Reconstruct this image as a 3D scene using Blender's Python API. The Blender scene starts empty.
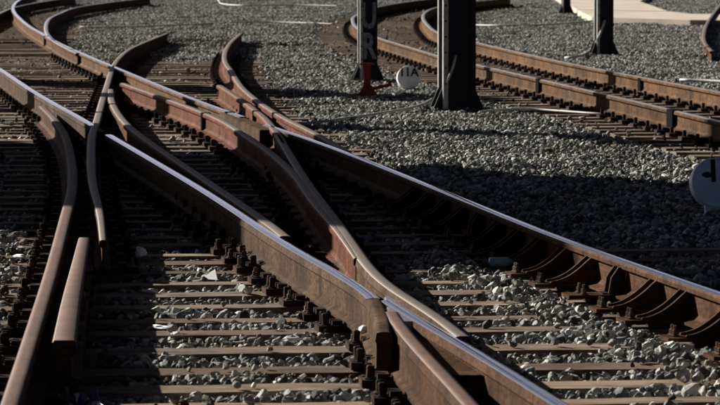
import bpy, bmesh, math, random
import numpy as np
from mathutils import Vector, Matrix
random.seed(7); rng = np.random.default_rng(11)
S = bpy.context.scene
COL = S.collection

# ------------------------------------------------------------------ camera, sky, sun, exposure
F_PX, CX, CY, HORIZON, CAM_H = 3960.0, 360.0, 202.5, -68.0, 1.80   # pixels of the 720 x 405 photograph; metres
PITCH = math.atan((CY - HORIZON) / F_PX)
cd = bpy.data.cameras.new('camera'); cam = bpy.data.objects.new('camera', cd); COL.objects.link(cam)
cam.location = (0, 0, CAM_H); cam.rotation_euler = (math.pi / 2 - PITCH, 0, 0)
cd.sensor_width = 36.0; cd.lens = 36.0 * F_PX / 720.0
cd.clip_start = 0.5; cd.clip_end = 2000
cd.dof.use_dof = True; cd.dof.focus_distance = 23.0; cd.dof.aperture_fstop = 14.0
S.camera = cam
SUN_EL, SUN_AZ = math.radians(22), math.radians(45)      # azimuth left of the viewing direction
w = bpy.data.worlds.new('World'); S.world = w; w.use_nodes = True
nt = w.node_tree; bg = nt.nodes['Background']
sky = nt.nodes.new('ShaderNodeTexSky'); sky.sky_type = 'NISHITA'; sky.sun_disc = False
sky.air_density = 0.05; sky.dust_density = 0.50; sky.ozone_density = 1.0
sky.sun_elevation = SUN_EL; sky.sun_rotation = -SUN_AZ
nt.links.new(sky.outputs['Color'], bg.inputs['Color']); bg.inputs['Strength'].default_value = 0.05
sl = bpy.data.lights.new('sun', 'SUN'); sl.energy = 5.0; sl.angle = math.radians(0.5); sl.color = (1.0, 0.95, 0.87)
sun = bpy.data.objects.new('sun', sl); COL.objects.link(sun)
to_sun = Vector((-math.sin(SUN_AZ) * math.cos(SUN_EL), math.cos(SUN_AZ) * math.cos(SUN_EL), math.sin(SUN_EL)))
sun.rotation_euler = to_sun.to_track_quat('Z', 'Y').to_euler(); sun.location = to_sun * 60
S.view_settings.view_transform = 'Standard'; S.view_settings.look = 'None'
S.view_settings.gamma = 1.0; S.view_settings.use_curve_mapping = False; S.view_settings.exposure = 1.38

RAIL_Z = 0.20                                             # rail head above the sleeper tops (z = 0)
def at(px, py, z=RAIL_Z):
    """photo pixel -> point on the level z (rail heads, sleeper tops, ground)"""
    a = (px - CX) / F_PX; b = (CY - py) / F_PX
    d = Vector((a, math.cos(PITCH) + b * math.sin(PITCH), b * math.cos(PITCH) - math.sin(PITCH)))
    t = (z - CAM_H) / d.z
    return Vector((d.x * t, d.y * t, z))

# ------------------------------------------------------------------ materials
def new_mat(name):
    m = bpy.data.materials.new(name); m.use_nodes = True
    return m, m.node_tree, m.node_tree.nodes['Principled BSDF']
def N(nt, t, **kw):
    n = nt.nodes.new(t)
    for k, v in kw.items(): setattr(n, k, v)
    return n
def ramp(nt, fac, stops):
    r = N(nt, 'ShaderNodeValToRGB'); cr = r.color_ramp
    while len(cr.elements) < len(stops): cr.elements.new(0.5)
    for e, (p, c) in zip(cr.elements, stops): e.position = p; e.color = (*c, 1)
    nt.links.new(fac, r.inputs[0]); return r.outputs[0]
def mix(nt, fac, a, b, mode='MIX'):
    n = N(nt, 'ShaderNodeMix', data_type='RGBA', blend_type=mode)
    for s, v in ((n.inputs[0], fac), (n.inputs[6], a), (n.inputs[7], b)):
        if isinstance(v, (int, float)): s.default_value = v
        elif isinstance(v, tuple): s.default_value = (*v, 1)
        else: nt.links.new(v, s)
    return n.outputs[2]
def noise(nt, vec, scale, detail=4, rough=0.6):
    n = N(nt, 'ShaderNodeTexNoise'); n.inputs['Scale'].default_value = scale
    n.inputs['Detail'].default_value = detail; n.inputs['Roughness'].default_value = rough
    if vec is not None: nt.links.new(vec, n.inputs['Vector'])
    return n.outputs['Fac']
def mapping(nt, vec, scale):
    m = N(nt, 'ShaderNodeMapping'); m.inputs['Scale'].default_value = scale
    nt.links.new(vec, m.inputs['Vector']); return m.outputs[0]
def bump(nt, h, bsdf, strength=0.4, dist=0.01):
    b = N(nt, 'ShaderNodeBump'); b.inputs['Strength'].default_value = strength; b.inputs['Distance'].default_value = dist
    nt.links.new(h, b.inputs['Height']); nt.links.new(b.outputs[0], bsdf.inputs['Normal'])

def mat_rust(name, c0, c1, c2, rough=0.75):
    m, t, b = new_mat(name); g = N(t, 'ShaderNodeNewGeometry').outputs['Position']
    n1 = noise(t, g, 2.2, 6, .65); n2 = noise(t, mapping(t, g, (18, 18, 60)), 1.0, 5, .7)
    c = ramp(t, n1, [(0.3, c0), (0.52, c1), (0.72, c2)])
    c = mix(t, ramp(t, n2, [(0.42, (0, 0, 0)), (0.75, (1, 1, 1))]), c, tuple(x * 0.38 for x in c0))
    n3 = noise(t, mapping(t, g, (7, 7, 3)), 1.0, 7, .75); c = mix(t, ramp(t, n3, [(0.50, (0, 0, 0)), (0.66, (.8, .8, .8))]), c, tuple(x * 0.30 for x in c0))
    n4 = noise(t, g, 28, 5, .8); c = mix(t, 1.0, c, ramp(t, n4, [(0.3, (.55, .55, .55)), (0.65, (1.15, 1.12, 1.1))]), 'MULTIPLY')
    oi = N(t, 'ShaderNodeObjectInfo').outputs['Random']
    c = mix(t, 1.0, c, ramp(t, oi, [(0, (.82, .82, .82)), (1, (1.1, 1.1, 1.1))]), 'MULTIPLY')
    t.links.new(c, b.inputs['Base Color']); b.inputs['Roughness'].default_value = rough
    b.inputs['Specular IOR Level'].default_value = 0.02
    bump(t, noise(t, g, 160, 4, .7), b, 0.5, 0.003)
    return m
M_RAIL = mat_rust('rail_rust_brown', (.034, .015, .007), (.082, .038, .018), (.14, .070, .034))
M_RAIL_ORANGE = mat_rust('rail_rust_orange', (.046, .023, .009), (.112, .058, .025), (.17, .097, .046))
M_RAIL_RED = mat_rust('rail_rust_red', (.055, .019, .010), (.130, .046, .025), (.195, .078, .046))
M_RAIL_PALE = mat_rust('rail_rust_tan', (.034, .019, .010), (.080, .045, .024), (.135, .082, .048))
M_FAST = mat_rust('fastening_rust', (.022, .015, .011), (.048, .029, .019), (.10, .058, .035))
M_NUT = mat_rust('nut_worn', (.08, .055, .04), (.19, .14, .10), (.32, .26, .20), .6)

def mat_top(name, base, rough, metallic, dull):
    m, t, b = new_mat(name); g = N(t, 'ShaderNodeNewGeometry').outputs['Position']
    n = noise(t, g, 3.0, 6, .7); n2 = noise(t, g, 45, 4, .7)
    c = mix(t, ramp(t, n, [(0.45, (0, 0, 0)), (0.72, (1, 1, 1))]), base, dull)
    c = mix(t, ramp(t, n2, [(0.5, (0, 0, 0)), (0.8, (.6, .6, .6))]), c, tuple(x * .6 for x in dull))
    t.links.new(c, b.inputs['Base Color']); b.inputs['Metallic'].default_value = metallic
    r = N(t, 'ShaderNodeMapRange'); r.inputs['To Min'].default_value = max(.03, rough - .05); r.inputs['To Max'].default_value = rough + .10
    t.links.new(n2, r.inputs['Value']); t.links.new(r.outputs[0], b.inputs['Roughness'])
    b.inputs['Specular IOR Level'].default_value = .5 if metallic > .3 else .12
    bump(t, n2, b, 0.12, 0.002)
    return m
M_SHINE = mat_top('rail_head_polished', (.95, .95, .95), .07, 1.0, (.74, .72, .69))
M_SEMI = mat_top('rail_head_worn', (.55, .53, .51), .28, .9, (.36, .31, .27))
M_DULL = mat_top('rail_head_dull', (.085, .044, .029), .65, .0, (.125, .070, .048))
M_DARKTOP = mat_top('rail_head_dark', (.12, .095, .078), .55, .25, (.15, .108, .080))

def mat_wood():
    m, t, b = new_mat('sleeper_timber'); tc = N(t, 'ShaderNodeTexCoord').outputs['Object']
    oi = N(t, 'ShaderNodeObjectInfo').outputs['Random']
    g = N(t, 'ShaderNodeNewGeometry').outputs['Position']
    n1 = noise(t, mapping(t, g, (1.6, 34, 34)), 1.0, 6, .7); n2 = noise(t, g, 1.3, 4, .6)
    c = ramp(t, n1, [(0.3, (.07, .050, .036)), (0.5, (.20, .148, .108)), (0.7, (.34, .265, .205))])
    c = mix(t, ramp(t, n2, [(0.42, (0, 0, 0)), (0.66, (.8, .8, .8))]), c, (.075, .054, .038))
    n5 = noise(t, mapping(t, g, (3, 9, 9)), 1.0, 6, .75); c = mix(t, ramp(t, n5, [(0.52, (0, 0, 0)), (0.64, (.85, .85, .85))]), c, (.045, .033, .025))
    c = mix(t, 1.0, c, ramp(t, oi, [(0, (.62, .58, .56)), (.5, (.95, .95, .95)), (1, (1.2, 1.18, 1.15))]), 'MULTIPLY')
    t.links.new(c, b.inputs['Base Color']); b.inputs['Roughness'].default_value = .85
    b.inputs['Specular IOR Level'].default_value = .04
    bump(t, n1, b, .8, .012)
    return m
M_WOOD = mat_wood()

def mat_stone(kind):
    m, t, b = new_mat('ballast_stone_' + kind)
    if kind == 'near':
        at_ = N(t, 'ShaderNodeAttribute', attribute_type='INSTANCER', attribute_name='stain').outputs['Fac']
        rnd = N(t, 'ShaderNodeObjectInfo').outputs['Random']
    else:
        rnd = N(t, 'ShaderNodeAttribute', attribute_name='rnd').outputs['Fac']; at_ = 0.0
    g = N(t, 'ShaderNodeNewGeometry').outputs['Position']
    c = ramp(t, rnd, [(0, (.045, .048, .046)), (.3, (.15, .155, .145)), (.65, (.31, .31, .285)), (.9, (.48, .465, .415)), (1, (.68, .65, .58))])
    sp = noise(t, g, 75, 4, .8)
    c = mix(t, 1.0, c, ramp(t, sp, [(0.3, (.55, .55, .55)), (0.6, (1.1, 1.1, 1.1))]), 'MULTIPLY')
    c = mix(t, at_, c, (.045, .030, .021))
    t.links.new(c, b.inputs['Base Color']); b.inputs['Roughness'].default_value = .85
    b.inputs['Specular IOR Level'].default_value = .08
    bump(t, sp, b, .5, .006)
    return m
M_STONE = mat_stone('near'); M_STONE_FAR = mat_stone('far')

def mat_plain(name, c, rough=.7, metallic=0, var=.35, scale=6, spec=.12):
    m, t, b = new_mat(name); g = N(t, 'ShaderNodeTexCoord').outputs['Object']
    n = noise(t, g, scale, 6, .65)
    cc = ramp(t, n, [(.3, tuple(x * (1 - var) for x in c)), (.6, c), (.8, tuple(min(1, x * (1 + var * .6)) for x in c))])
    t.links.new(cc, b.inputs['Base Color']); b.inputs['Roughness'].default_value = rough; b.inputs['Metallic'].default_value = metallic; b.inputs['Specular IOR Level'].default_value = spec
    bump(t, noise(t, g, scale * 12, 3), b, .25, .004)
    return m
M_EARTH = mat_plain('ballast_bed_earth', (.075, .066, .055), .95, 0, .6, 9)
M_POLE = mat_plain('mast_dark_paint', (.016, .017, .022), .75, 0, .4, 5)
M_POLE_SUNLIT = mat_plain('mast_edge_sunlit_tone', (.30, .29, .27), .6, 0, .4, 8)  # sunlight on the masts' left edges, put into the colour
M_WHITE = mat_plain('sign_white_paint', (.84, .84, .82), .55, 0, .18, 7)
M_INK = mat_plain('sign_dark_ink', (.03, .03, .035), .6, 0, .2)
M_GREYINK = mat_plain('stencil_grey', (.19, .195, .21), .7, 0, .85, 16)
M_REDPIPE = mat_plain('red_oxide_paint', (.34, .062, .035), .65, 0, .4, 20)
M_CABLE = mat_plain('cable_grey', (.36, .355, .33), .55, 0, .35, 10)
M_CONC = mat_plain('concrete', (.45, .385, .31), .9, 0, .35, 1.1)
M_CONC2 = mat_plain('concrete_edge', (.34, .29, .23), .9, 0, .3, 3)
M_PAPER = mat_plain('paper_white', (.75, .76, .78), .7, 0, .1, 8)
M_BLUE = mat_plain('plastic_blue', (.02, .045, .22), .4, 0, .3, 4, .4)
M_BOTTLE = mat_plain('plastic_pale_blue', (.35, .50, .60), .25, 0, .2, 10, .5)
M_BRICK = mat_plain('building_brick', (.30, .17, .12), .9, 0, .35, 3)
M_GLASS = mat_plain('window_dark_glass', (.02, .025, .03), .1, 0, .1, 1)
M_BLACK = mat_plain('joint_black', (.014, .012, .011), .9, 0, .3, 20, 0.0)

# ------------------------------------------------------------------ helpers
def link(name, me, mats, parent=None):
    o = bpy.data.objects.new(name, me); COL.objects.link(o)
    if me is not None and len(me.materials) == 0:
        for m in (mats if isinstance(mats, (list, tuple)) else [mats]): me.materials.append(m)
    if parent is not None: o.parent = parent
    return o
def empty(name, loc=(0, 0, 0), rz=0.0):
    o = bpy.data.objects.new(name, None); COL.objects.link(o); o.location = loc; o.rotation_euler = (0, 0, rz)
    o.empty_display_size = .1
    return o
def tag(o, label, cat, group=None):
    o['label'] = label; o['category'] = cat
    if group: o['group'] = group
    return o
def structure(o): o['kind'] = 'structure'; return o
def mesh(name, v, f, smooth=False):
    me = bpy.data.meshes.new(name); me.from_pydata([tuple(p) for p in v], [], f); me.update()
    if smooth:
        for p in me.polygons: p.use_smooth = True
    return me
class MB:
    def __init__(s): s.v = []; s.f = []; s.mi = []
    def add(s, v, f, mi=0):
        k = len(s.v); s.v += [tuple(p) for p in v]; s.f += [tuple(i + k for i in q) for q in f]; s.mi += [mi] * len(f)
    def box(s, x0, x1, y0, y1, z0, z1, mat=None, mi=0):
        v = [Vector(p) for p in ((x0, y0, z0), (x1, y0, z0), (x1, y1, z0), (x0, y1, z0), (x0, y0, z1), (x1, y0, z1), (x1, y1, z1), (x0, y1, z1))]
        if mat is not None: v = [mat @ p for p in v]
        s.add(v, [(3, 2, 1, 0), (4, 5, 6, 7), (0, 1, 5, 4), (1, 2, 6, 5), (2, 3, 7, 6), (3, 0, 4, 7)], mi)
    def lathe(s, prof, n=12, mat=None, mi=0, rot=0.0):
        v = []; f = []
        for r, z in prof:
            for i in range(n):
                a = rot + 2 * math.pi * i / n; p = Vector((r * math.cos(a), r * math.sin(a), z)); v.append(mat @ p if mat is not None else p)
        for k in range(len(prof) - 1):
            for i in range(n):
                j = (i + 1) % n; f.append((k * n + i, k * n + j, k * n + n + j, k * n + n + i))
        f.append(tuple(reversed(range(n)))); f.append(tuple(range((len(prof) - 1) * n, len(prof) * n)))
        s.add(v, f, mi)
    def prism(s, poly, t0, t1, mat=None, mi=0):
        """poly in (x, z), extruded along y"""
        n = len(poly); v = [Vector((x, t0, z)) for x, z in poly] + [Vector((x, t1, z)) for x, z in poly]
        if mat is not None: v = [mat @ p for p in v]
        f = [tuple(range(n)), tuple(reversed(range(n, 2 * n)))] + [((i + 1) % n, i, n + i, n + (i + 1) % n) for i in range(n)]
        s.add(v, f, mi)
    def tube(s, pts, r, n=8, mi=0):
        pts = [Vector(p) for p in pts]; v = []; f = []
        for k, p in enumerate(pts):
            d = (pts[min(k + 1, len(pts) - 1)] - pts[max(k - 1, 0)]).normalized()
            a = d.cross(Vector((0, 0, 1)));
            if a.length < 1e-3: a = d.cross(Vector((1, 0, 0)))
            a.normalize(); b = a.cross(d)
            rr = r[k] if isinstance(r, (list, tuple)) else r
            for i in range(n):
                t = 2 * math.pi * i / n; v.append(p + a * rr * math.cos(t) + b * rr * math.sin(t))
        for k in range(len(pts) - 1):
            for i in range(n):
                j = (i + 1) % n; f.append((k * n + i, k * n + j, k * n + n + j, k * n + n + i))
        f.append(tuple(range(n))); f.append(tuple(reversed(range((len(pts) - 1) * n, len(pts) * n))))
        s.add(v, f, mi)
    def mesh(s, name, smooth=False):
        me = mesh(name, s.v, s.f, smooth)
        me.polygons.foreach_set('material_index', s.mi)
        if getattr(s, 'top_smooth', False): me.polygons.foreach_set('use_smooth', [i == 1 for i in s.mi])
        bm = bmesh.new(); bm.from_mesh(me); bmesh.ops.recalc_face_normals(bm, faces=bm.faces); bm.to_mesh(me); bm.free()
        return me
    def build(s, name, mats, parent=None, smooth=False): return link(name, s.mesh(name, smooth), mats, parent)

def catmull(P, step=.3, smooth=0):
    P = [np.array(p, float) for p in P]
    if len(P) == 2:
        n = max(2, int(np.linalg.norm(P[1] - P[0]) / 1.0)); return np.array([P[0] + (P[1] - P[0]) * i / n for i in range(n + 1)])
    Q = [2 * P[0] - P[1]] + P + [2 * P[-1] - P[-2]]; out = []
    for i in range(1, len(Q) - 2):
        n = max(2, int(np.linalg.norm(Q[i + 1] - Q[i]) / step))
        for k in range(n):
            t = k / n; a, b, c, d = Q[i - 1:i + 3]
            out.append(.5 * (2 * b + (c - a) * t + (2 * a - 5 * b + 4 * c - d) * t * t + (3 * b - a - 3 * c + d) * t ** 3))
    out.append(P[-1]); out = np.array(out)
    for _ in range(smooth):
        out[1:-1] = .25 * out[:-2] + .5 * out[1:-1] + .25 * out[2:]
    return out
def pixpath(px, smooth=6, near_to=None, z=RAIL_Z):
    P = [at(x, y, z) for x, y in px]; P = [(p.x, p.y) for p in P]
    if P[0][1] > P[-1][1]: P = P[::-1]
    if near_to:
        (x0, y0), (x1, y1) = P[0], P[1]; P = [(x0 + (x1 - x0) / (y1 - y0) * (near_to - y0), near_to)] + P
    return catmull(P, .3, smooth)

# ------------------------------------------------------------------ rail lines (ground plan, metres), near end first
A_ = pixpath([(653, 270), (560, 238), (430, 185.5), (330, 146), (269, 125.5), (190, 97.6), (114, 66.6), (83, 53.6), (57, 42), (41.5, 33), (27.7, 25), (15.6, 14), (13, 7), (19, 0), (35, -6)], 25, 11)
Bf = pixpath([(373.5, 298), (367, 291), (341, 275), (280, 240), (200, 188), (113, 137), (79, 117), (35.5, 92.5), (0, 69), (-40, 44), (-80, 18)], 4)
WING_B = pixpath([(384, 332), (382.5, 319), (379, 307.5), (373.7, 298.3)], 1)
BPATH = Bf
BNEAR = pixpath([(562, 405), (498, 365), (460, 342), (423, 322), (387, 300)], 6, 11)
DNEAR = pixpath([(470, 403), (443, 373), (420, 350), (400, 327), (381, 296)], 6, 11)
DFAR = pixpath([(463, 336), (433, 313), (410, 299), (390, 286), (370, 268), (340, 226), (307, 182), (278, 135)], 3)
RED2 = pixpath([(284, 143), (269, 122), (257, 111), (239, 97.6), (219.6, 85)], 3)
CHK_R = pixpath([(356, 258), (336, 228), (315, 203), (298, 178), (283, 163), (265, 148), (249, 138), (229, 124), (206, 113), (160, 96), (123, 83)], 4)
C_ = pixpath([(347, 151), (330, 141), (310, 130), (289, 120), (275, 112), (259, 101.5), (241, 86), (231, 70), (227, 65), (224.5, 59), (225.5, 51), (231, 42), (241, 33)], 6)
F_ = pixpath([(13, 393), (33, 330), (52, 268), (65, 218), (72, 188), (71.5, 162), (65, 135), (53, 117), (42, 106)], 4, 11)
E_ = pixpath([(103, 240), (100, 212), (93, 185), (91, 162), (92, 135), (96.7, 121), (102.6, 99.5), (107.5, 84), (112.5, 68), (118, 59), (128, 50), (140, 44), (167, 33)], 4)
BAR = pixpath([(64, 341), (71, 299), (77, 271), (84, 238)], 2)
CHK_L = pixpath([(285, 236), (263, 219), (200, 176), (150, 142), (127, 124), (116, 110), (111.5, 99.5), (110.5, 89)], 3)
I2 = pixpath([(78, 53), (69, 49), (52, 39), (46, 29.4), (49, 19), (60.5, 13), (78, 7), (120, 1), (150, -2)], 6)
K_ = pixpath([(-20, 22), (0, 13), (15, 7), (43, 1.5), (75, -3)], 6)
J1 = pixpath([(720, 121), (662, 107), (580, 88), (480, 65), (440, 56), (420, 50), (377, 37), (358, 28), (353, 21), (356, 15), (377, 7), (413, 1), (450, -3)], 8, 26)
J2 = pixpath([(720, 91.5), (640, 76.5), (560, 61), (480, 43), (440, 33), (428, 25), (423, 17), (427, 11), (440, 6.5), (470, 2), (510, -2)], 8, 26)
STUB = pixpath([(712, 47), (705, 39), (704, 30), (709, 17), (722, 0)], 3)
def xat(path, y): return np.interp(y, path[:, 1], path[:, 0])

# ------------------------------------------------------------------ sleeper rows
TILT = 0.10
ROWS = [13.0, 13.7, 14.35, 15.0, 15.6, 16.24, 17.0, 17.8, 18.36, 19.06, 19.7, 20.3, 20.96]
while ROWS[-1] < 66: ROWS.append(ROWS[-1] + .63 + random.uniform(-.03, .03))
def row_span(y0):
    if y0 < 48:
        l = min(xat(BPATH, y0) if y0 > 16.5 else 9, xat(F_, y0) if y0 < 36 else 9) - random.uniform(.42, .62)
        r = max(xat(A_, y0), xat(C_, y0) if y0 > 30 else -9) + random.uniform(.40, .62)
        if 20.2 < y0 < 22.4: r += .9
    elif y0 < 56:
        l = xat(BPATH, y0) - .5; r = xat(C_, y0) + .5
    else:
        l = xat(BPATH, y0) - .5; r = max(xat(A_, y0), xat(I2, y0)) + .45
    return l, r
SPANS = [row_span(y) for y in ROWS]

def mound(x, y):
    """height of the ballast bed (sleeper tops are z = 0)"""
    x = np.asarray(x, float); y = np.asarray(y, float)
    h = -.035 + .018 * np.sin(x * 1.9 + y * .7) * np.cos(y * 1.13 - x) + .012 * np.sin(3.1 * x - 2.3 * y)
    a = xat(A_, y); left = np.minimum(np.where(y > 16.5, xat(BPATH, y), 9), np.where(y < 36, xat(F_, y), 9)); c = np.where(y > 30, np.maximum(a, xat(C_, y)), a)
    inside = np.clip((x - left + .75) / .25, 0, 1) * np.clip((c + .70 - x) / .25, 0, 1) * np.clip((56 - y) / 1.5, 0, 1)
    h = h * (1 - inside) + inside * (-.046 - .012 * np.clip((y - 21) / 3, 0, 1) + .010 * np.sin(5 * x + 3 * y))
    pile = np.exp(-((x - (a - .47)) / .14) ** 2) * (y < 22) * (y > 12); h = h + .05 * pile
    pl = np.exp(-((x - (xat(F_, y) - .42)) / .16) ** 2) * (y < 24); h = h + .04 * pl
    j1 = xat(J1, y); j2 = xat(J2, y); t3 = np.clip((x - j1 + .75) / .2, 0, 1) * np.clip((j2 + .75 - x) / .2, 0, 1)
    h = h * (1 - t3) + t3 * (-.062)
    far = np.clip((y - 56) / 2, 0, 1) * np.clip((a + 1.2 - x) / .5, 0, 1); h = h * (1 - far) + far * (-.07)
    endm = np.exp(-((y - 63.6) / 1.1) ** 2) * np.exp(-((x + 2.5) / 1.3) ** 2); h = h + .13 * endm
    return h

# ------------------------------------------------------------------ ground (one sheet to the horizon)
def build_ground():
    xs = np.concatenate([[-600, -120, -30], np.arange(-13, 13.01, .25), [30, 120, 600]])
    ys = np.concatenate([[-300, -60, -10, 4], np.arange(9, 40, .25), np.arange(40, 112, .5), [160, 300, 900]])
    gx, gy = np.meshgrid(xs, ys); gz = mound(np.clip(gx, -13, 13), np.clip(gy, 9, 111)) - .012
    v = np.stack([gx, gy, gz], -1).reshape(-1, 3); nx = len(xs); f = []
    for j in range(len(ys) - 1):
        for i in range(nx - 1): f.append((j * nx + i, j * nx + i + 1, (j + 1) * nx + i + 1, (j + 1) * nx + i))
    structure(link('ground', mesh('ground', v, f, True), M_EARTH))
build_ground()

# ------------------------------------------------------------------ the crossing and the tracks
crossing = tag(empty('railway_crossing', (0, 15, 0)), 'rusty railway diamond crossing with polished rails on timber sleepers in the foreground', 'railway crossing')
track = tag(empty('curved_railway_track', (2.5, 40, 0)), 'single curved track with orange-brown rails at upper right behind the masts', 'railway track')
branch = tag(empty('branch_railway_track', (-6.0, 70, 0)), 'far curving track at the upper left corner behind the crossing', 'railway track')
PROFILE = [(-.072, 0), (.072, 0), (.072, .011), (.030, .022), (.0095, .042), (.0085, .122), (.014, .134), (.035, .141), (.036, .160), (.030, .171), (.012, .1745),
           (-.012, .1745), (-.030, .171), (-.036, .160), (-.035, .141), (-.014, .134), (-.0085, .122), (-.0095, .042), (-.030, .022), (-.072, .011)]
TOPFACES = {9, 10, 11}
SOLID = [(-.062, 0), (.062, 0), (.062, .014), (.045, .024), (.031, .030), (.030, .100), (.030, .126), (.0315, .130), (.036, .136), (.030, .171), (.012, .1745),
         (-.012, .1745), (-.030, .171), (-.036, .136), (-.0315, .130), (-.030, .126), (-.030, .100), (-.031, .030), (-.045, .024), (-.062, .014)]
def sweep(path, prof, zbase, top=TOPFACES, width=None, offset=0.0):
    mb = MB(); n = len(prof); pts = np.asarray(path)
    L = np.concatenate([[0], np.cumsum(np.linalg.norm(np.diff(pts, axis=0), axis=1))])
    for k, p in enumerate(pts):
        d = pts[min(k + 1, len(pts) - 1)] - pts[max(k - 1, 0)]; d = d / np.linalg.norm(d); nx, ny = d[1], -d[0]
        ws = width(L[k] / L[-1]) if width else 1.0
        for x, z in prof: mb.v.append((p[0] + nx * (x * ws + offset), p[1] + ny * (x * ws + offset), zbase + z))
    for k in range(len(pts) - 1):
        for i in range(n):
            j = (i + 1) % n; mb.f.append((k * n + i, k * n + j, (k + 1) * n + j, (k + 1) * n + i)); mb.mi.append(1 if i in top else 0)
    m = (len(pts) - 1) * n; first = mb.v[:n]; last = mb.v[m:m + n]; mb.add(first, [tuple(range(n))]); mb.add(last, [tuple(reversed(range(n)))])
    mb.top_smooth = True; return mb
BASE = RAIL_Z - .1745
def local(o, parent):                                  # world-space mesh under a displaced empty
    o.parent = parent; o.matrix_parent_inverse = Matrix.Translation(-parent.location); return o
def rail(name, path, side, top, parent, label=None, width=None, prof=PROFILE, zb=BASE, tf=TOPFACES):
    o = sweep(path, prof, zb, tf, width).build(name, [side, top]); local(o, parent)
    if label: o['label'] = label
    return o
nearA = A_[A_[:, 1] < 33.0]; farA = A_[A_[:, 1] > 34.2]
rail('rail', nearA, M_RAIL, M_SHINE, crossing, 'long polished rail with braces')
rail('rail', farA, M_RAIL_ORANGE, M_SHINE, crossing, 'orange-sided rail curving away to the upper left')
bsplit = BPATH[BPATH[:, 1] > 32.6]; bnear = np.vstack([BPATH[BPATH[:, 1] < 31.6]])
rail('rail', bnear, M_RAIL_PALE, M_SHINE, crossing, 'polished rail running down to the frog', prof=SOLID)
rail('rail', bsplit, M_RAIL_PALE, M_SHINE, crossing, prof=SOLID)
rail('wing_rail', WING_B, M_RAIL_PALE, M_RAIL_PALE, crossing, 'bent blunt end of the polished rail beside the frog nose', prof=SOLID)
rail('frog_nose', BNEAR, M_RAIL, M_SHINE, crossing, 'polished leg of the frog nose', prof=SOLID)
rail('frog_nose', DNEAR[:-2], M_RAIL, M_DULL, crossing, 'dull brown leg of the frog nose', prof=SOLID)
rail('wing_rail', DFAR, M_RAIL_PALE, M_DARKTOP, crossing, prof=SOLID)
rail('wing_rail', RED2, M_RAIL_RED, M_DULL, crossing, 'red rusted wing rail')
rail('check_rail', CHK_R, M_RAIL_RED, M_DARKTOP, crossing, 'red rusted check rail bent at the middle', width=lambda t: .35 + .65 * min(1, t * 5))
rail('wing_rail', C_, M_RAIL_RED, M_DARKTOP, crossing)
rail('rail', F_, M_RAIL, M_DULL, crossing, 'dull brown rail at the lower left')
rail('wing_rail', E_, M_RAIL, M_DARKTOP, crossing, width=lambda t: .55 + .45 * min(1, t * 6))
rail('check_rail', CHK_L, M_RAIL, M_DARKTOP, crossing)
BARP = [(-.055, 0), (.055, 0), (.055, .016), (.026, .03), (.024, .105), (.037, .118), (.037, .164), (.030, .1735), (-.030, .1735), (-.037, .164), (-.037, .118), (-.024, .105), (-.026, .03), (-.055, .016)]
rail('check_rail', BAR, M_RAIL_PALE, M_DULL, crossing, 'flat-topped brown check bar', prof=BARP, tf={6, 7, 8}, width=lambda t: 1.25 - .45 * t, zb=BASE + .004)
rail('rail', J1, M_RAIL_ORANGE, M_SEMI, track); rail('rail', J2, M_RAIL_ORANGE, M_SEMI, track)
rail('rail', I2, M_RAIL, M_SEMI, branch); rail('rail', K_, M_RAIL, M_SEMI, branch)

def dirn(path, y):
    a = np.array([xat(path, y + .3) - xat(path, y - .3), .6]); return a / np.linalg.norm(a)
# filler blocks of the crossings: the solid block at the right knee and the casting in the frog
def block(name, quad, z0, z1, m, lab=None):
    v = [(x, y, z0) for x, y in quad] + [(x, y, z1) for x, y in quad]
    o = link(name, mesh(name, v, [(3, 2, 1, 0), (4, 5, 6, 7), (0, 1, 5, 4), (1, 2, 6, 5), (2, 3, 7, 6), (3, 0, 4, 7)]), m); local(o, crossing)
    bm = bmesh.new(); bm.from_mesh(o.data); bmesh.ops.recalc_face_normals(bm, faces=bm.faces)
    bmesh.ops.bevel(bm, geom=list(bm.edges), offset=.006, segments=2, affect='EDGES'); bm.to_mesh(o.data); bm.free()
    if lab: o['label'] = lab
    return o
def q(*pts, z=RAIL_Z): return [(at(x, y, z).x, at(x, y, z).y) for x, y in pts]
block('filler_block', [(xat(A_, y) + dx, y) for y, dx in ((32.3, -.15), (32.3, .02), (35.6, .02), (35.6, -.05))], .03, .188, M_RAIL_PALE, 'brown filler block at the knee of the crossing')
block('filler_block', [(xat(BPATH, y) + dx, y) for y, dx in ((31.9, -.035), (31.9, .035), (33.4, .03), (33.4, -.03))], .02, .192, M_RAIL_PALE)
ys = [14.6, 16.7]
block('filler_block', [(xat(DNEAR, 14.7) + .03, 14.7), (xat(BNEAR, 14.7) - .03, 14.7), (xat(BNEAR, 16.5) - .005, 16.5), (xat(DNEAR, 16.5) + .005, 16.5)], .03, .15, M_RAIL, 'oily casting between the legs of the frog nose')
# nose tip: small wedge that closes the two legs
block('nose_tip', [(xat(DNEAR, 16.3) - .028, 16.3), (xat(BNEAR, 16.3) + .028, 16.3), (xat(BNEAR, 17.45) + .012, 17.45), (xat(BNEAR, 17.45) - .012, 17.45)], .03, .194, M_SEMI)

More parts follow.
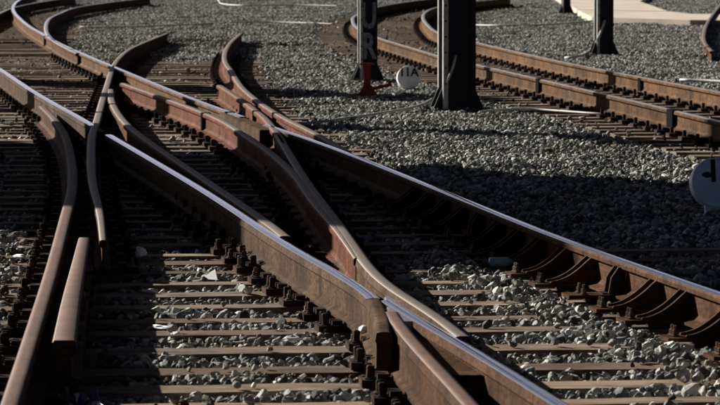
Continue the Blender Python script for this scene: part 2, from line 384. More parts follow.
# sleepers
def sleeper_mesh(length, wid, depth, seed):
    r = random.Random(seed); n = max(4, int(length / .35)); mb = MB(); prof = [(-.5, -1), (.5, -1), (.5, -.14), (.44, 0), (-.44, 0), (-.5, -.14)]; m = len(prof)
    for k in range(n + 1):
        x = -length / 2 + length * k / n + (r.uniform(-.03, .03) if k in (0, n) else 0); wj = wid * (1 + r.uniform(-.035, .035)); zj = r.uniform(-.006, .0); yj = r.uniform(-.006, .006)
        for a, b in prof: mb.v.append((x, a * wj + yj + r.uniform(-.003, .003), b * depth + (zj if b > -.5 else 0)))
    for k in range(n):
        for i in range(m):
            j = (i + 1) % m; mb.f.append((k * m + i, (k + 1) * m + i, (k + 1) * m + j, k * m + j)); mb.mi.append(0)
    mb.f.append(tuple(range(m))); mb.mi.append(0); mb.f.append(tuple(reversed(range(n * m, n * m + m)))); mb.mi.append(0)
    return mb.mesh('sleeper')
for k, (y0, (l, r)) in enumerate(zip(ROWS, SPANS)):
    L = (r - l) * math.sqrt(1 + TILT ** 2); cx = (l + r) / 2
    o = link('sleeper', sleeper_mesh(L, .245, .16, k), M_WOOD); local(o, crossing)
    o.location = (cx, y0 + TILT * (cx + .7), -.001 * (k % 3)); o.rotation_euler = (random.uniform(-.03, .03), random.uniform(-.002, .002), math.atan(TILT) + random.uniform(-.014, .014))
def along(path1, path2, y_from, y_to, step):
    c = []; y = y_from
    while y < y_to:
        m = lambda yy: np.array([(xat(path1, yy) + xat(path2, yy)) / 2, yy])
        d = m(y + .4) - m(y - .4); d = d / np.linalg.norm(d); c.append((m(y), d)); y += step * d[1]
    return c
T3 = along(J1, J2, 28.5, 96, .6)
T3_MESH = [sleeper_mesh(2.5, .25, .16, 900 + k) for k in range(6)]
for me in T3_MESH: me.materials.append(M_WOOD)
for k, (c, d) in enumerate(T3):
    o = link('sleeper', T3_MESH[k % 6], M_WOOD); local(o, track); o.location = (c[0], c[1], 0); o.rotation_euler = (0, 0, math.atan2(d[1], d[0]) - math.pi / 2)
BR = along(A_, I2, 67, 96, .62)
for k, (c, d) in enumerate(BR):
    o = link('sleeper', T3_MESH[k % 6], M_WOOD); local(o, branch); o.location = (c[0], c[1], -.002); o.rotation_euler = (0, 0, math.atan2(d[1], d[0]) - math.pi / 2)

# base plates with screws (built one by one near the camera, joined far away)
PLATE = MB(); PLATE.box(-.19, .19, -.085, .085, -.004, BASE + .001); PLATE.box(-.125, -.078, -.05, .05, BASE, BASE + .022); PLATE.box(.078, .125, -.05, .05, BASE, BASE + .022)
ME_PLATE = PLATE.mesh('base_plate'); ME_PLATE.materials.append(M_FAST)
SC = MB(); SC.lathe([(.026, 0), (.026, .007), (.017, .010), (.017, .052), (.013, .058)], 7)
ME_SCREW = SC.mesh('screw'); ME_SCREW.materials.append(M_FAST)
SC2 = MB(); SC2.lathe([(.022, 0), (.022, .008), (.014, .010), (.014, .030), (.008, .032), (.008, .050)], 6)
ME_SCREW2 = SC2.mesh('screw'); ME_SCREW2.materials.append(M_NUT)
def put(name, me, parent, loc, rz=0.0, rx=0.0):
    o = bpy.data.objects.new(name, me); COL.objects.link(o); o.parent = parent; o.location = loc; o.rotation_euler = (rx, 0, rz); return o
spots = []
lines = [(nearA, 'A'), (farA, 'x'), (bnear, 'x'), (bsplit, 'x'), (BNEAR, 'x'), (DNEAR[:-2], 'x'), (DFAR, 'x'), (RED2, 'x'), (CHK_R, 'x'), (C_, 'x'), (F_, 'x'), (E_, 'x'), (CHK_L, 'x')]
for li, (path, kind) in enumerate(lines):
    for y0, (l, r) in zip(ROWS, SPANS):
        if y0 > 57: continue
        y = y0
        for _ in range(4): y = y0 + TILT * (xat(path, y) + .7)
        if path[0, 1] + .1 < y < path[-1, 1] - .1:
            d = dirn(path, y); spots.append((y, xat(path, y), math.atan2(d[1], d[0]) - math.pi / 2, li, kind))
spots.sort()
def fasten_parts(mb, me, M):
    mb.add([M @ v.co for v in me.vertices], [tuple(p.vertices) for p in me.polygons])
far = MB(); count = 0
for (y, x, rz, li, kind) in spots:
    z = .0006 * li
    if count < 145:
        p = put('base_plate', ME_PLATE, crossing, Vector((x, y, z)) - crossing.location, rz); count += 1
        for sx, sy in ((-.155, .045), (-.155, -.045), (.155, -.045)) if count < 90 else ((-.155, .02), (.155, -.02)):
            if kind == 'A' and sx < 0 and y < 25: continue
            put('screw', ME_SCREW if random.random() < .7 else ME_SCREW2, p, (sx, sy, BASE - .001), random.random() * 3, random.uniform(-.08, .08))
    else:
        M = Matrix.Translation((x, y, z)) @ Matrix.Rotation(rz, 4, 'Z'); fasten_parts(far, ME_PLATE, M)
        for sx, sy in ((-.155, .03), (.155, -.03)): fasten_parts(far, ME_SCREW, M @ Matrix.Translation((sx, sy, BASE - .001)))
o = far.build('rail_fastening', [M_FAST]); local(o, crossing); o['kind'] = 'stuff'
far = MB(); n3 = 0
for (c, d) in T3:
    rz = math.atan2(d[1], d[0]) - math.pi / 2
    for pth in (J1, J2):
        y = c[1]; nrm = np.array([d[1], -d[0]])
        for _ in range(4):
            x = xat(pth, y); s = (np.array([x, y]) - c) @ d; y -= s * d[1]
        M = Matrix.Translation((x, y, 0)) @ Matrix.Rotation(rz, 4, 'Z')
        if y < 50:
            p = put('base_plate', ME_PLATE, track, Vector((x, y, 0)) - track.location, rz)
            for sx in (-.15, .15): put('screw', ME_SCREW, p, (sx, 0, BASE - .001), 1.0)
        else:
            fasten_parts(far, ME_PLATE, M)
            for sx in (-.15, .15): fasten_parts(far, ME_SCREW, M @ Matrix.Translation((sx, 0, BASE - .001)))
o = far.build('rail_fastening', [M_FAST]); local(o, track); o['kind'] = 'stuff'

# rail braces on the left of the polished right-hand rail
def brace_mesh():
    mb = MB(); cur = [(-.012, .185 - .03), (-.030, .183 - .03)]
    for k in range(1, 9):
        t = k / 8; cur.append((-.036 - .205 * t ** 1.0, .030 + .122 * (1 - t) ** 1.8))
    poly = [(-.012, .012)] + cur + [(-.245, .012)]
    for t0 in (-.062, .048): mb.prism(poly, t0, t0 + .019)
    mb.box(-.33, -.075, -.085, .085, .003, .020)
    return mb.mesh('rail_brace')
ME_BRACE = brace_mesh(); ME_BRACE.materials.append(M_RAIL)
def upright_mesh():
    mb = MB(); mb.prism([(-.012, .01), (-.012, .152), (-.05, .150), (-.085, .10), (-.10, .01)], -.062, -.046); mb.prism([(-.012, .01), (-.012, .152), (-.05, .150), (-.085, .10), (-.10, .01)], .03, .046)
    mb.box(-.30, -.075, -.085, .085, .003, .020); return mb.mesh('rail_brace')
ME_UP = upright_mesh(); ME_UP.materials.append(M_RAIL)
HB = MB(); HB.lathe([(.017, 0), (.017, .014), (.010, .016), (.010, .034)], 6); ME_HB = HB.mesh('bolt'); ME_HB.materials.append(M_NUT)
k = 0
for (y, x, rz, li, kind) in spots:
    if kind == 'A' and y < 25.5:
        up = (k % 6 == 3)
        p = put('rail_brace', ME_UP if up else ME_BRACE, crossing, Vector((x, y, BASE - .004)) - crossing.location, rz)
        b = put('bolt', ME_HB, p, (-.010, -.007, .095)); b.rotation_euler = (0, -math.pi / 2, 0)
        for by in (-.015, .03) if not up else (-.05, .05): put('bolt', ME_SCREW2, p, (-.285 if not up else -.22, by, .019))
        k += 1
# bolts along the check bar and the check rails
for path, off, ys_ in ((BAR, .026, np.arange(15.7, 20.6, .45)),):
    for y in ys_:
        d = dirn(path, y); n = np.array([d[1], -d[0]]); p = np.array([xat(path, y), y]) + n * off
        b = put('bolt', ME_HB, crossing, Vector((p[0], p[1], .115)) - crossing.location); b.rotation_euler = (0, math.pi / 2 if off > 0 else -math.pi / 2, 0)
# joint bars
def joint(path, y, parent, wide=.05, hgt=.178, length=.09, name='joint_bar', m=None):
    d = dirn(path, y); M = Matrix.Translation((xat(path, y), y, BASE)) @ Matrix.Rotation(math.atan2(d[1], d[0]) - math.pi / 2, 4, 'Z')
    mb = MB(); mb.box(-wide, wide, -length, length, .012, hgt, M)
    o = mb.build(name, m or M_BLACK); local(o, parent)
joint(J1, at(668, 110).y, track, .048, .180, .14); joint(J1, at(537, 79).y, track, .044, .179, .10); joint(J2, at(638, 77).y, track, .042, .165, .08)
for path, px in ((CHK_R, (206, 113)), (RED2, (257, 111)), (C_, (277, 113)), (farA, (226, 112)), (E_, (98, 112)), (CHK_L, (112, 104)), (farA, (68, 49)), (farA, (47, 36))):
    joint(path, at(*px).y, crossing, .041, .1775, .05)
# rusty fishplate in the far rail
mb = MB()
stub = tag(empty('bent_rail', (float(STUB[0, 0]), float(STUB[0, 1]), 0)), 'dark curved rail end at the right edge beside the concrete path', 'rail')
o = sweep(STUB, PROFILE, -.03).build('rail', [M_RAIL, M_DARKTOP]); local(o, stub)
mb = MB(); mb.box(-.5, .5, -.12, .12, -.13, -.031); o = mb.build('sleeper', M_WOOD); o.parent = stub; o.location = (0, .35, 0)

# ------------------------------------------------------------------ ballast stones
def stone(seed, sub=1):
    r = random.Random(seed); bm = bmesh.new(); bmesh.ops.create_icosphere(bm, subdivisions=sub, radius=1.0)
    for _ in range(11):                                    # cut flat facets
        n = Vector((r.gauss(0, 1), r.gauss(0, 1), r.gauss(0, 1))).normalized(); h = r.uniform(.42, .78)
        for v in bm.verts:
            dd = v.co.dot(n)
            if dd > h: v.co -= n * (dd - h)
    sx, sy, sz = r.uniform(.8, 1.3), r.uniform(.7, 1.0), r.uniform(.55, .85)
    for v in bm.verts: v.co = Vector((v.co.x * sx, v.co.y * sy, v.co.z * sz)) * r.uniform(.96, 1.04)
    me = bpy.data.meshes.new('stone'); bm.to_mesh(me); bm.free(); return me
stone_col = bpy.data.collections.new('stone_kinds'); patch_col = bpy.data.collections.new('patch_kinds')
KINDS = [stone(k, 2) for k in range(12)]
for k, me in enumerate(KINDS):
    me.materials.append(M_STONE); stone_col.objects.link(bpy.data.objects.new('ballast_stone', me))
LOW = [stone(100 + k, 1) for k in range(14)]
for k in range(6):                                        # a handful of stones in one mesh for the far field
    V = []; Fc = []; R = []; r = random.Random(300 + k)
    for i in range(150):
        me = LOW[r.randrange(14)]; s = r.uniform(.017, .034); M = Matrix.Translation((r.uniform(-.3, .3), r.uniform(-.3, .3), r.uniform(-.010, .032))) @ Matrix.Rotation(r.uniform(0, 6.3), 4, 'Z') @ Matrix.Rotation(r.uniform(-.5, .5), 4, 'X')
        b = len(V); V += [M @ (v.co * s) for v in me.vertices]; Fc += [tuple(j + b for j in p.vertices) for p in me.polygons]; R += [r.random()] * len(me.polygons)
    me = mesh('ballast_patch', V, Fc); a = me.attributes.new('rnd', 'FLOAT', 'FACE'); a.data.foreach_set('value', R)
    me.materials.append(M_STONE_FAR); patch_col.objects.link(bpy.data.objects.new('ballast_patch', me))

def scatter(name, P, rot, scl, stain, kinds, nk, label):
    me = bpy.data.meshes.new(name); me.vertices.add(len(P)); me.vertices.foreach_set('co', P.astype(np.float32).ravel())
    for nm, ty, arr, key in (('rot', 'FLOAT_VECTOR', rot, 'vector'), ('scl', 'FLOAT', scl, 'value'), ('stain', 'FLOAT', stain, 'value')):
        a = me.attributes.new(nm, ty, 'POINT'); a.data.foreach_set(key, np.ascontiguousarray(arr, np.float32).ravel())
    a = me.attributes.new('kind_id', 'INT', 'POINT'); a.data.foreach_set('value', rng.integers(0, nk, len(P)).astype(np.int32))
    o = bpy.data.objects.new(name, me); COL.objects.link(o); o['kind'] = 'stuff'; o['label'] = label; o['category'] = 'ballast'
    g = bpy.data.node_groups.new(name, 'GeometryNodeTree')
    g.interface.new_socket('Geometry', in_out='INPUT', socket_type='NodeSocketGeometry'); g.interface.new_socket('Geometry', in_out='OUTPUT', socket_type='NodeSocketGeometry')
    gi = g.nodes.new('NodeGroupInput'); go = g.nodes.new('NodeGroupOutput'); iop = g.nodes.new('GeometryNodeInstanceOnPoints')
    ci = g.nodes.new('GeometryNodeCollectionInfo'); ci.inputs['Collection'].default_value = kinds; ci.inputs['Separate Children'].default_value = True; ci.inputs['Reset Children'].default_value = True
    def na(nm, ty):
        n = g.nodes.new('GeometryNodeInputNamedAttribute'); n.data_type = ty; n.inputs['Name'].default_value = nm; return n.outputs['Attribute']
    e2r = g.nodes.new('FunctionNodeEulerToRotation'); g.links.new(na('rot', 'FLOAT_VECTOR'), e2r.inputs[0])
    g.links.new(gi.outputs[0], iop.inputs['Points']); g.links.new(ci.outputs[0], iop.inputs['Instance']); iop.inputs['Pick Instance'].default_value = True
    g.links.new(na('kind_id', 'INT'), iop.inputs['Instance Index']); g.links.new(e2r.outputs[0], iop.inputs['Rotation']); g.links.new(na('scl', 'FLOAT'), iop.inputs['Scale'])
    g.links.new(iop.outputs[0], go.inputs[0])
    md = o.modifiers.new('scatter', 'NODES'); md.node_group = g
    return o
ALLP = [nearA, farA, bnear, bsplit, BNEAR, DNEAR, DFAR, RED2, CHK_R, C_, F_, E_, CHK_L, J1, J2, I2, BAR]
rows_np = np.array(ROWS); span_np = np.array(SPANS)
def open_field(x, y):
    a = xat(A_, y); c = np.where(y > 30, np.maximum(a, xat(C_, y)), a); j1 = xat(J1, y); j2 = xat(J2, y)
    i2 = np.where(y > 50, xat(I2, y), a); r_edge = np.where(y < 55, c + .8, np.where(y < 66, np.maximum(c * 0 + a, i2) + .8, i2 + .8))
    l = np.minimum(np.where(y > 16.5, xat(BPATH, y), 9), np.where(y < 36, xat(F_, y), 9)) - .8
    free = (x > r_edge) | (x < l)
    return free & ((x < j1 - 1.05) | (x > j2 + 1.05))
CONC_POLY = [at(*p, z=.06) for p in ((548, -6), (580, 13), (592, 19), (690, 22), (740, 22.5), (740, 16), (690, 15.5), (668, 13), (640, 3), (655, -6))]
def in_poly(x, y, poly, grow=0):
    c = np.zeros(np.shape(x), bool); n = len(poly)
    for i in range(n):
        x0, y0 = poly[i].x, poly[i].y; x1, y1 = poly[(i + 1) % n].x, poly[(i + 1) % n].y
        k = ((y0 > y) != (y1 > y)) & (x < (x1 - x0) * (y - y0) / (y1 - y0 + 1e-9) + x0); c ^= k
    return c
# near stones and the stones of the track beds
def singles():
    out = []
    for (ya, yb, dens) in ((13.5, 24, 1150), (24, 38, 900), (38, 56, 620), (56, 98, 560)):
        hw = .094 * yb + .45; n = int(dens * (yb - ya) * 2 * hw); x = rng.uniform(-hw, hw, n); y = rng.uniform(ya, yb, n)
        k = (np.abs(x) < .094 * y + .45); x, y = x[k], y[k]
        if ya >= 38: k = ~open_field(x, y); x, y = x[k], y[k]
        out.append(np.stack([x, y], 1))
    P = np.concatenate(out); x, y = P[:, 0], P[:, 1]; z = mound(x, y); on = np.zeros(len(x), bool)
    # sleepers of the crossing
    v = (y - TILT * (x + .7)); idx = np.clip(np.searchsorted(rows_np, v), 1, len(rows_np) - 1)
    idx = np.where(np.abs(rows_np[idx] - v) < np.abs(rows_np[idx - 1] - v), idx, idx - 1)
    onrow = (np.abs(rows_np[idx] - v) < .142) & (x > span_np[idx, 0] - .05) & (x < span_np[idx, 1] + .05)
    pile = (np.abs(x - (xat(A_, y) - .46)) < .16) & (y < 21); pileF = (np.abs(x - (xat(F_, y) - .42)) < .17) & (y < 24)
    u = rng.random(len(x)); keep = ~onrow | (u < np.where(pile, .22, np.where(pileF, .25, .012)))
    keep &= ~(onrow & (np.abs(rows_np[idx] - v) > .095)); on |= onrow
    for pth, lo, hi in ((T3, J1, J2), (BR, A_, I2)):
        cs = np.array([c for c, d in pth]); ds = np.array([d for c, d in pth]); i = np.clip(np.searchsorted(cs[:, 1], y), 1, len(cs) - 1); best = np.zeros(len(x), bool)
        for j in (i - 2, i - 1, i, np.minimum(i + 1, len(cs) - 1)):
            j = np.clip(j, 0, len(cs) - 1); dx = x - cs[j, 0]; dy = y - cs[j, 1]
            best |= (np.abs(dx * ds[j, 0] + dy * ds[j, 1]) < .145) & (np.abs(dx * ds[j, 1] - dy * ds[j, 0]) < 1.28)
        keep &= ~best | (u < .02); on |= best
    dmin = np.full(len(x), 9.0)
    for pth in ALLP:
        ok = (y > pth[0, 1] - .05) & (y < pth[-1, 1] + .05); d = np.where(ok, np.abs(x - xat(pth, y)), 9); dmin = np.minimum(dmin, d)
    keep &= dmin > .10
    for y0, x0, r0 in pads: keep &= (x - x0) ** 2 + (y - y0) ** 2 > r0 * r0
    keep &= ~in_poly(x, y, CONC_POLY)
    x, y, z, on, dmin = x[keep], y[keep], z[keep], on[keep], dmin[keep]
    n = len(x); s = np.exp(rng.normal(math.log(.0235), .28, n)); s = np.clip(s, .012, .048)
    z = np.where(on, s * .55, z + rng.uniform(-.014, .034, n))
    stain = np.clip(1.15 - (dmin - .10) / .16, 0, 1) * rng.uniform(.2, .95, n)
    inside = (mound(x, y) < -.04); stain = np.clip(stain * np.where(y < 60, 1, .6) + inside * rng.uniform(0, .45, n), 0, .92)
    rot = np.stack([rng.normal(0, .5, n), rng.normal(0, .5, n), rng.uniform(0, 6.28, n)], 1)
    scatter('ballast', np.stack([x, y, z], 1), rot, s, stain, stone_col, len(KINDS), 'grey crushed stone ballast between the sleepers and beside the near rails')
    print('stones', n)
pads = [(at(455, 109, 0).y + .12, at(457, 109, 0).x, .24), (at(357, 80, 0).y, at(367, 80, 0).x, .16)]
singles()
def patches():
    y = np.arange(38, 112, .42); P = []
    for yy in y:
        hw = .094 * yy + .7; xx = np.arange(-hw, hw, .42); P.append(np.stack([xx + rng.uniform(-.12, .12, len(xx)), np.full(len(xx), yy) + rng.uniform(-.12, .12, len(xx))], 1))
    P = np.concatenate(P); x, y = P[:, 0], P[:, 1]; k = open_field(x, y)
    for ox, oy in ((-.3, 0), (.3, 0), (0, .3), (0, -.3)): k &= ~in_poly(x + ox, y + oy, CONC_POLY)
    k |= (y > 97) & ~in_poly(x, y, CONC_POLY)
    P = P[k]; n = len(P); z = mound(P[:, 0], P[:, 1]); rot = np.zeros((n, 3)); rot[:, 2] = rng.uniform(0, 6.28, n)
    scatter('ballast', np.column_stack([P, z]), rot, rng.uniform(.9, 1.15, n), np.zeros(n), patch_col, 6, 'grey crushed stone ballast field behind the crossing')
patches()

# ------------------------------------------------------------------ concrete path
def slab(name, poly, z0, z1, mats):
    n = len(poly); v = [(p.x, p.y, z0) for p in poly] + [(p.x, p.y, z1) for p in poly]
    f = [tuple(range(n)), tuple(range(n, 2 * n))] + [(i, (i + 1) % n, n + (i + 1) % n, n + i) for i in range(n)]
    me = mesh(name, v, f); bm = bmesh.new(); bm.from_mesh(me); bmesh.ops.triangulate(bm, faces=[x for x in bm.faces if len(x.verts) > 4]); bmesh.ops.recalc_face_normals(bm, faces=bm.faces); bm.to_mesh(me); bm.free()
    return link(name, me, mats)
structure(slab('concrete_path', CONC_POLY, -.25, .10, M_CONC))

# ------------------------------------------------------------------ masts
def mast(name, px, wpx, label, h, detail=True, sunlit_edge=True):
    b = at(px[0], px[1], 0); wd = wpx * b.y / F_PX; t = tag(empty(name, (b.x, b.y + wd / 2, -.05), .15), label, 'mast', 'dark steel masts beside the tracks'); a = wd / 2
    mb = MB(); mb.box(-a * .82, a * .82, -a * .82, a * .82, 0, h); mb.build('shaft', M_POLE, t)
    for sx in (-1, 1):
        for sy in (-1, 1):
            m2 = MB(); e = a * .30; m2.prism([(0, 0), (sx * e, 0), (sx * e, h), (0, h)], 0, sy * .012 * (1 if sy > 0 else 1), Matrix.Translation((sx * a - sx * e, sy * (a - .006), 0)))
            m2.box(min(sx * (a - .012), sx * a), max(sx * (a - .012), sx * a), min(sy * a * .98, sy * (a - e)), max(sy * a * .98, sy * (a - e)), 0, h)
            m2.build('corner_angle', M_POLE_SUNLIT if (sx < 0 and sunlit_edge) else M_POLE, t)  # left angles get the painted sunlight tone
    if detail:
        ri = MB(); z = .3
        r_me = MB(); r_me.lathe([(.013, 0), (.010, .007)], 6, Matrix.Rotation(math.pi / 2, 4, 'X')); rm = r_me.mesh('rivet'); rm.materials.append(M_POLE)
        while z < 1.7:
            for sx in (-1, 1): put('rivet', rm, t, (sx * (a - a * .14), -a - .004, z))
            z += .16
    for sx in (-1, 1):
        g = MB(); g.prism([(sx * a, 0), (sx * (a + .09), 0), (sx * (a + .09), .05), (sx * a, .26)], -a * .7, -a * .7 + .015); g.prism([(sx * a, 0), (sx * (a + .09), 0), (sx * (a + .09), .05), (sx * a, .26)], a * .6, a * .6 + .015)
        g.build('base_gusset', M_POLE, t)
    p = MB(); p.box(-a - .11, a + .11, -a - .06, a + .06, -.05, .035); p.build('base_plate', M_POLE, t)
    return t, a
m2, a2 = mast('steel_mast', (457, 108), 33, 'widest dark steel mast with left edge coloured as sunlit, right of the small white disc', 7.5)
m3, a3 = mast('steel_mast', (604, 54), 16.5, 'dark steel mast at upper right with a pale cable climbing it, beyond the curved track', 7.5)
m4, a4 = mast('steel_mast', (566, 14), 8, 'thin far mast at the top edge beside the concrete path', 7.0, False)
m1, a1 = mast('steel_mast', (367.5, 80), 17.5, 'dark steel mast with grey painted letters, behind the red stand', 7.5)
def text_mesh(s, size, extr, m, parent, loc, rx=math.pi / 2, rz=0.0, sx=1.0, name='lettering', bold=0.0):
    cu = bpy.data.curves.new('t', 'FONT'); cu.body = s; cu.size = size; cu.extrude = extr; cu.offset = bold; cu.align_x = 'CENTER'; cu.align_y = 'CENTER'
    ob = bpy.data.objects.new('t', cu); COL.objects.link(ob); dg = bpy.context.evaluated_depsgraph_get(); me = bpy.data.meshes.new_from_object(ob.evaluated_get(dg)); bpy.data.objects.remove(ob)
    me.materials.clear(); o = link(name, me, m, parent); o.location = loc; o.rotation_euler = (rx, 0, rz); o.scale = (sx, 1, 1); return o
zb = m1.location.z
for ch, zz in (('R', .45), ('U', .82), ('S', 1.19)): text_mesh(ch, .43, .003, M_GREYINK, m1, (0, -a1 - .012, zz), sx=.62, bold=.012)

# red stand in front of the mast
b = at(367, 96, 0); st = tag(empty('red_stand', (b.x, b.y, -.03)), 'rust-red pedestal with flared foot and side rod in front of the lettered mast', 'pedestal')
mb = MB(); mb.lathe([(.060, .10), (.046, .13), (.040, .18), (.040, .36), (.050, .37)], 14); mb.build('column', M_REDPIPE, st, True)
mb = MB(); mb.lathe([(.082, .372), (.085, .378), (.085, .392), (.03, .396)], 14); mb.build('cap', M_REDPIPE, st)
mb = MB(); mb.prism([(-.17, 0), (.12, 0), (.11, .05), (.05, .15), (-.03, .16), (-.09, .06), (-.17, .04)], -.07, .07); mb.build('foot', M_REDPIPE, st)
mb = MB(); mb.tube([(.04, .05, .10), (.16, .10, .13), (.27, .14, .15)], .018); mb.build('side_rod', M_REDPIPE, st)

# disc signs
def disc(px, rpx, base_y, txt, tsize, label, rz=0.0, tloc=(0, 0), extra=None):
    g = at(px[0], base_y, -.02); r = rpx * g.y / F_PX; zc = (base_y - px[1]) * g.y / F_PX
    t = tag(empty('disc_sign', (g.x, g.y, -.03), rz), label, 'sign'); t.rotation_euler = (-.22, 0, rz)
    R = Matrix.Translation((0, 0, zc)) @ Matrix.Rotation(math.pi / 2, 4, 'X')
    mb = MB(); mb.lathe([(r * .97, -.05), (r, -.045), (r, .028), (r * .97, .034), (r * .93, .034), (r * .92, .026)], 40, R); mb.build('disc', M_WHITE, t)
    mb = MB()
    for sx in (-.35, .35): mb.box(sx * r - .018, sx * r + .018, -.006, .03, -.06, zc - r * .85)
    mb.box(-r * .55, r * .55, -.03, .06, -.06, .012); mb.build('foot', M_WHITE if r > .14 else M_POLE, t)
    text_mesh(txt, tsize, .002, M_INK, t, (tloc[0], -.0285, zc + tloc[1]), sx=.95, bold=.004)
    return t, r, zc
disc((409, 76.5), 11.8, 91, '11A', .14, 'small white disc sign lettered 11A beside the widest mast', .12, (0, .055))
d2, r2, zc2 = disc((717, 181), 25.5, 214, '1', .23, 'large white disc sign with dark numeral cut by the right edge', .15, (-.018, .075))
mb = MB(); mb.lathe([(.016, 0), (.020, .004), (.012, .010)], 9, Matrix.Translation((-.06, -.024, zc2 + .05)) @ Matrix.Rotation(math.pi / 2, 4, 'X') @ Matrix.Scale(1.7, 4, (1, 0, 0))); mb.build('bolt', M_INK, d2)

# ------------------------------------------------------------------ cables
def cable(px, r, label, zs=None, m=M_CABLE):
    P = []
    for i, (x, y) in enumerate(px):
        z = zs[i] if zs else .03
        if isinstance(z, tuple): p = Vector((0, z[1], 0)); pz = at(x, y, 0); s = z[1] / pz.y; p = Vector((pz.x * s, z[1], CAM_H + (pz.z - CAM_H) * s))
        else: p = at(x, y, z)
        P.append(p)
    C = catmull([tuple(p) for p in P], .12, 2); o = MB(); o.tube([Vector(c) for c in C], r, 7); ob = o.build('cable', m, None, True)
    return tag(ob, label, 'cable', 'cables lying on the ballast')
y2 = m2.location.y - a2 - .045; y3 = m3.location.y - a3 - .045
cable([(296, 124), (320, 122), (350, 117.5), (385, 112.5), (410, 108), (425, 103), (436, 96), (446, 84), (453, 68), (456, 55)], .013, 'pale cable snaking from the crossing and up the widest mast', [.02, .03, .035, .03, .03, .03, .04, (0, y2), (0, y2), (0, y2)])
cable([(480, 112), (500, 109.5), (530, 109), (560, 111), (600, 114), (625, 117)], .012, 'pale cable on the ballast right of the widest mast', [.02, .03, .03, .03, .03, .0])
cable([(455, 25), (500, 25.5), (540, 25), (570, 23), (592, 21)], .020, 'pale cable running to the mast at upper right from the left', [0, .03, .03, .03, .03])
cable([(565, 58), (580, 56), (590, 50), (597, 41), (601, 32), (605, 20)], .018, 'pale cable climbing the mast beyond the curved track', [.0, .03, .03, (0, y3), (0, y3), (0, y3)])
cable([(80, 27), (120, 27), (200, 24), (230, 22.5), (270, 22), (335, 24)], .016, 'long thin cable across the far ballast left of the lettered mast', [.02] * 6)
cable([(217, -3), (219, 1), (223, 4), (245, 5.5), (290, 5), (340, 6)], .018, 'thick pale cable bending down at the top edge', [.03] * 6)
cable([(680, 80), (700, 80.5), (730, 82)], .02, 'pale cable beside the far rail at the right edge', [.02] * 3)

# rusty rail lying at the very top
p0, p1 = at(228, .2, 0), at(345, -.4, 0); o = sweep(np.array([(p0.x, p0.y), ((p0.x + p1.x) / 2, (p0.y + p1.y) / 2 + .1), (p1.x, p1.y)]), PROFILE, -.03).build('stored_rail', [M_RAIL_RED, M_RAIL_RED]); tag(o, 'red rusted rail lying across the ballast at the top edge', 'rail')

# ------------------------------------------------------------------ litter
def crumple(name, px, size, label, m, seed, z=.0, flat=.6, cat='litter'):
    r = random.Random(seed); bm = bmesh.new(); bmesh.ops.create_icosphere(bm, subdivisions=2, radius=1.0); p = at(px[0], px[1], z)
    for v in bm.verts: v.co *= r.uniform(.62, 1.15); v.co.z *= flat; v.co.x *= size[0]; v.co.y *= size[1]; v.co.z *= size[1]
    me = bpy.data.meshes.new(name); bm.to_mesh(me); bm.free(); o = link(name, me, m); o.location = (p.x, p.y, z + size[1] * flat * .7); o.rotation_euler = (0, 0, r.random() * 3)
    return tag(o, label, cat, 'litter between the rails')
crumple('crumpled_paper', (140, 257), (.036, .036), 'round crumpled white paper ball on the shaded sleepers', M_PAPER, 1, 0, .95)
crumple('crumpled_paper', (124, 270), (.06, .03), 'torn white scrap lying left of the paper ball on a sleeper end', M_PAPER, 2, 0, .4)
crumple('crumpled_paper', (160, 329), (.07, .035), 'flattened white scrap between foreground sleepers', M_PAPER, 3, -.01, .35)
crumple('crumpled_paper', (364, 337), (.030, .032), 'small white lump against the blunt rail end', M_PAPER, 4, .03, 1.0)
crumple('crumpled_paper', (118, 179), (.05, .035), 'dim grey bag in the shade between the wing rails', M_CABLE, 5, -.02, .7)
for i_, (px_, sz_, lb_) in enumerate((((292, 341), (.045, .030), 'pale tan stone-like lump on a sleeper left of the blunt rail end'), ((176, 335), (.03, .02), 'tiny white scrap right of the flattened scrap'), ((150, 292), (.04, .022), 'small white scrap at the edge of the dark strip'), ((268, 172), (.05, .03), 'pale scrap in the shade between the check rails'), ((20, 258), (.06, .025), 'pale scrap on the shaded sleepers at the left edge'))):
    crumple('crumpled_paper', px_, sz_, lb_, M_PAPER, 20 + i_, .0, .5)
p = at(209, 280, 0); o = link('paper_scrap', mesh('paper_scrap', [(-.045, .03, 0), (.045, -.035, 0), (.030, .040, .050), (-.042, .033, -.002), (.047, -.030, -.002), (.033, .043, .048)], [(0, 1, 2), (5, 4, 3), (0, 3, 4, 1), (1, 4, 5, 2), (2, 5, 3, 0)]), M_PAPER); o.location = (p.x, p.y, .004); tag(o, 'folded white paper triangle on a sleeper', 'litter', 'litter between the rails')
b = at(500, 267, .02); t = tag(empty('plastic_bottle', (b.x, b.y, 0.02), .1), 'pale blue plastic bottle lying in shade below the polished rail', 'bottle')
R = Matrix.Translation((-.06, 0, .026)) @ Matrix.Rotation(math.pi / 2, 4, 'Y')
mb = MB(); mb.lathe([(.020, 0), (.026, .006), (.026, .05), (.024, .055), (.026, .06), (.026, .10), (.012, .125), (.010, .132)], 12, R); mb.build('body', M_BOTTLE, t, True)
mb = MB(); mb.lathe([(.013, .132), (.013, .146)], 10, R); mb.build('cap', M_BLUE, t)
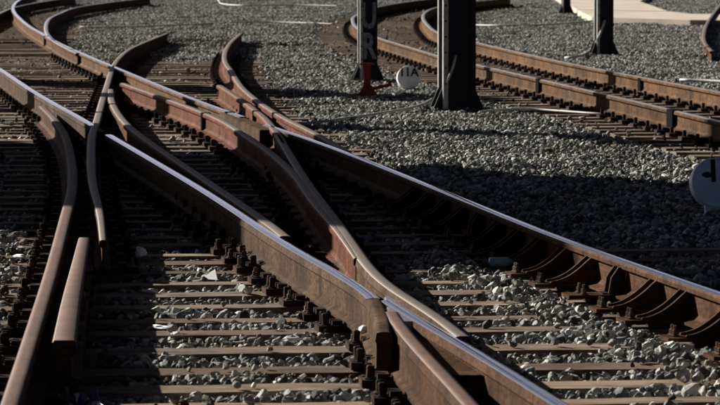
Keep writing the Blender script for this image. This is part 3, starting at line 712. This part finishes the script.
# blue plastic sheet in the lower left
r = random.Random(5); n = 12; v = []; f = []
for j in range(n):
    for i in range(n):
        v.append(((i / (n - 1) - .5) * .20, (j / (n - 1) - .5) * .9, .03 + .03 * math.sin(i * 1.3 + j * .5) + r.uniform(-.016, .016)))
for j in range(n - 1):
    for i in range(n - 1): f.append((j * n + i, j * n + i + 1, (j + 1) * n + i + 1, (j + 1) * n + i))
c = at(80, 412, 0); o = link('plastic_sheet', mesh('plastic_sheet', v, f), M_BLUE); o.location = (c.x, c.y, -.03); o.rotation_euler = (0, 0, .15); sm = o.modifiers.new('s', 'SOLIDIFY'); sm.thickness = .004
tag(o, 'crumpled dark blue plastic sheet beside the check bar at lower left', 'litter')

# ------------------------------------------------------------------ unseen things added to throw the shadows (left of the picture)
def shadow_building():  # added stand-in for the unknown caster of the broad shadow band
    t = tag(empty('shadow_building', (-13, 39.2, 0)), 'made-up brick building added left of the tracks to throw the broad shadow, outside the picture', 'building')
    mb = MB(); mb.box(-2, 2, -2.8, 2.8, -.2, 11); mb.build('wall', M_BRICK, t)
    mb = MB(); mb.box(-2.08, 2.08, -2.88, 2.88, 11, 11.35); mb.build('roof', M_CONC2, t)
    for zz in (1.2, 4.2, 7.2):
        for yy in (-1.8, 0, 1.8):
            w_ = MB(); w_.box(2.0, 2.03, yy - .5, yy + .5, zz, zz + 1.5); o = w_.build('window', M_GLASS, t)
            w_ = MB(); w_.box(2.0, 2.08, yy - .56, yy + .56, zz - .08, zz - .002); w_.build('sill', M_CONC2, o)
shadow_building()
t = tag(empty('catenary_mast', (-9.5, 46.0, -.05)), 'broad dark steel mast left of the tracks, outside the picture', 'mast')
mb = MB(); mb.box(-.24, .24, -.24, .24, 0, 9); mb.build('shaft', M_POLE, t); mb = MB(); mb.box(-.34, .34, -.34, .34, 0, .1); mb.build('base_plate', M_POLE, t)
t = tag(empty('shadow_pylon', (-9.0, 52.6, -.05)), 'made-up concrete pylon added left of the tracks to throw a shadow band, outside the picture', 'pylon')  # invented block, added for the narrower shadow band farther back
mb = MB(); mb.box(-.55, .55, -.45, .45, 0, 5.6); mb.build('shaft', M_CONC2, t); mb = MB(); mb.box(-.65, .65, -.55, .55, 5.6, 5.75); mb.build('cap', M_CONC2, t)
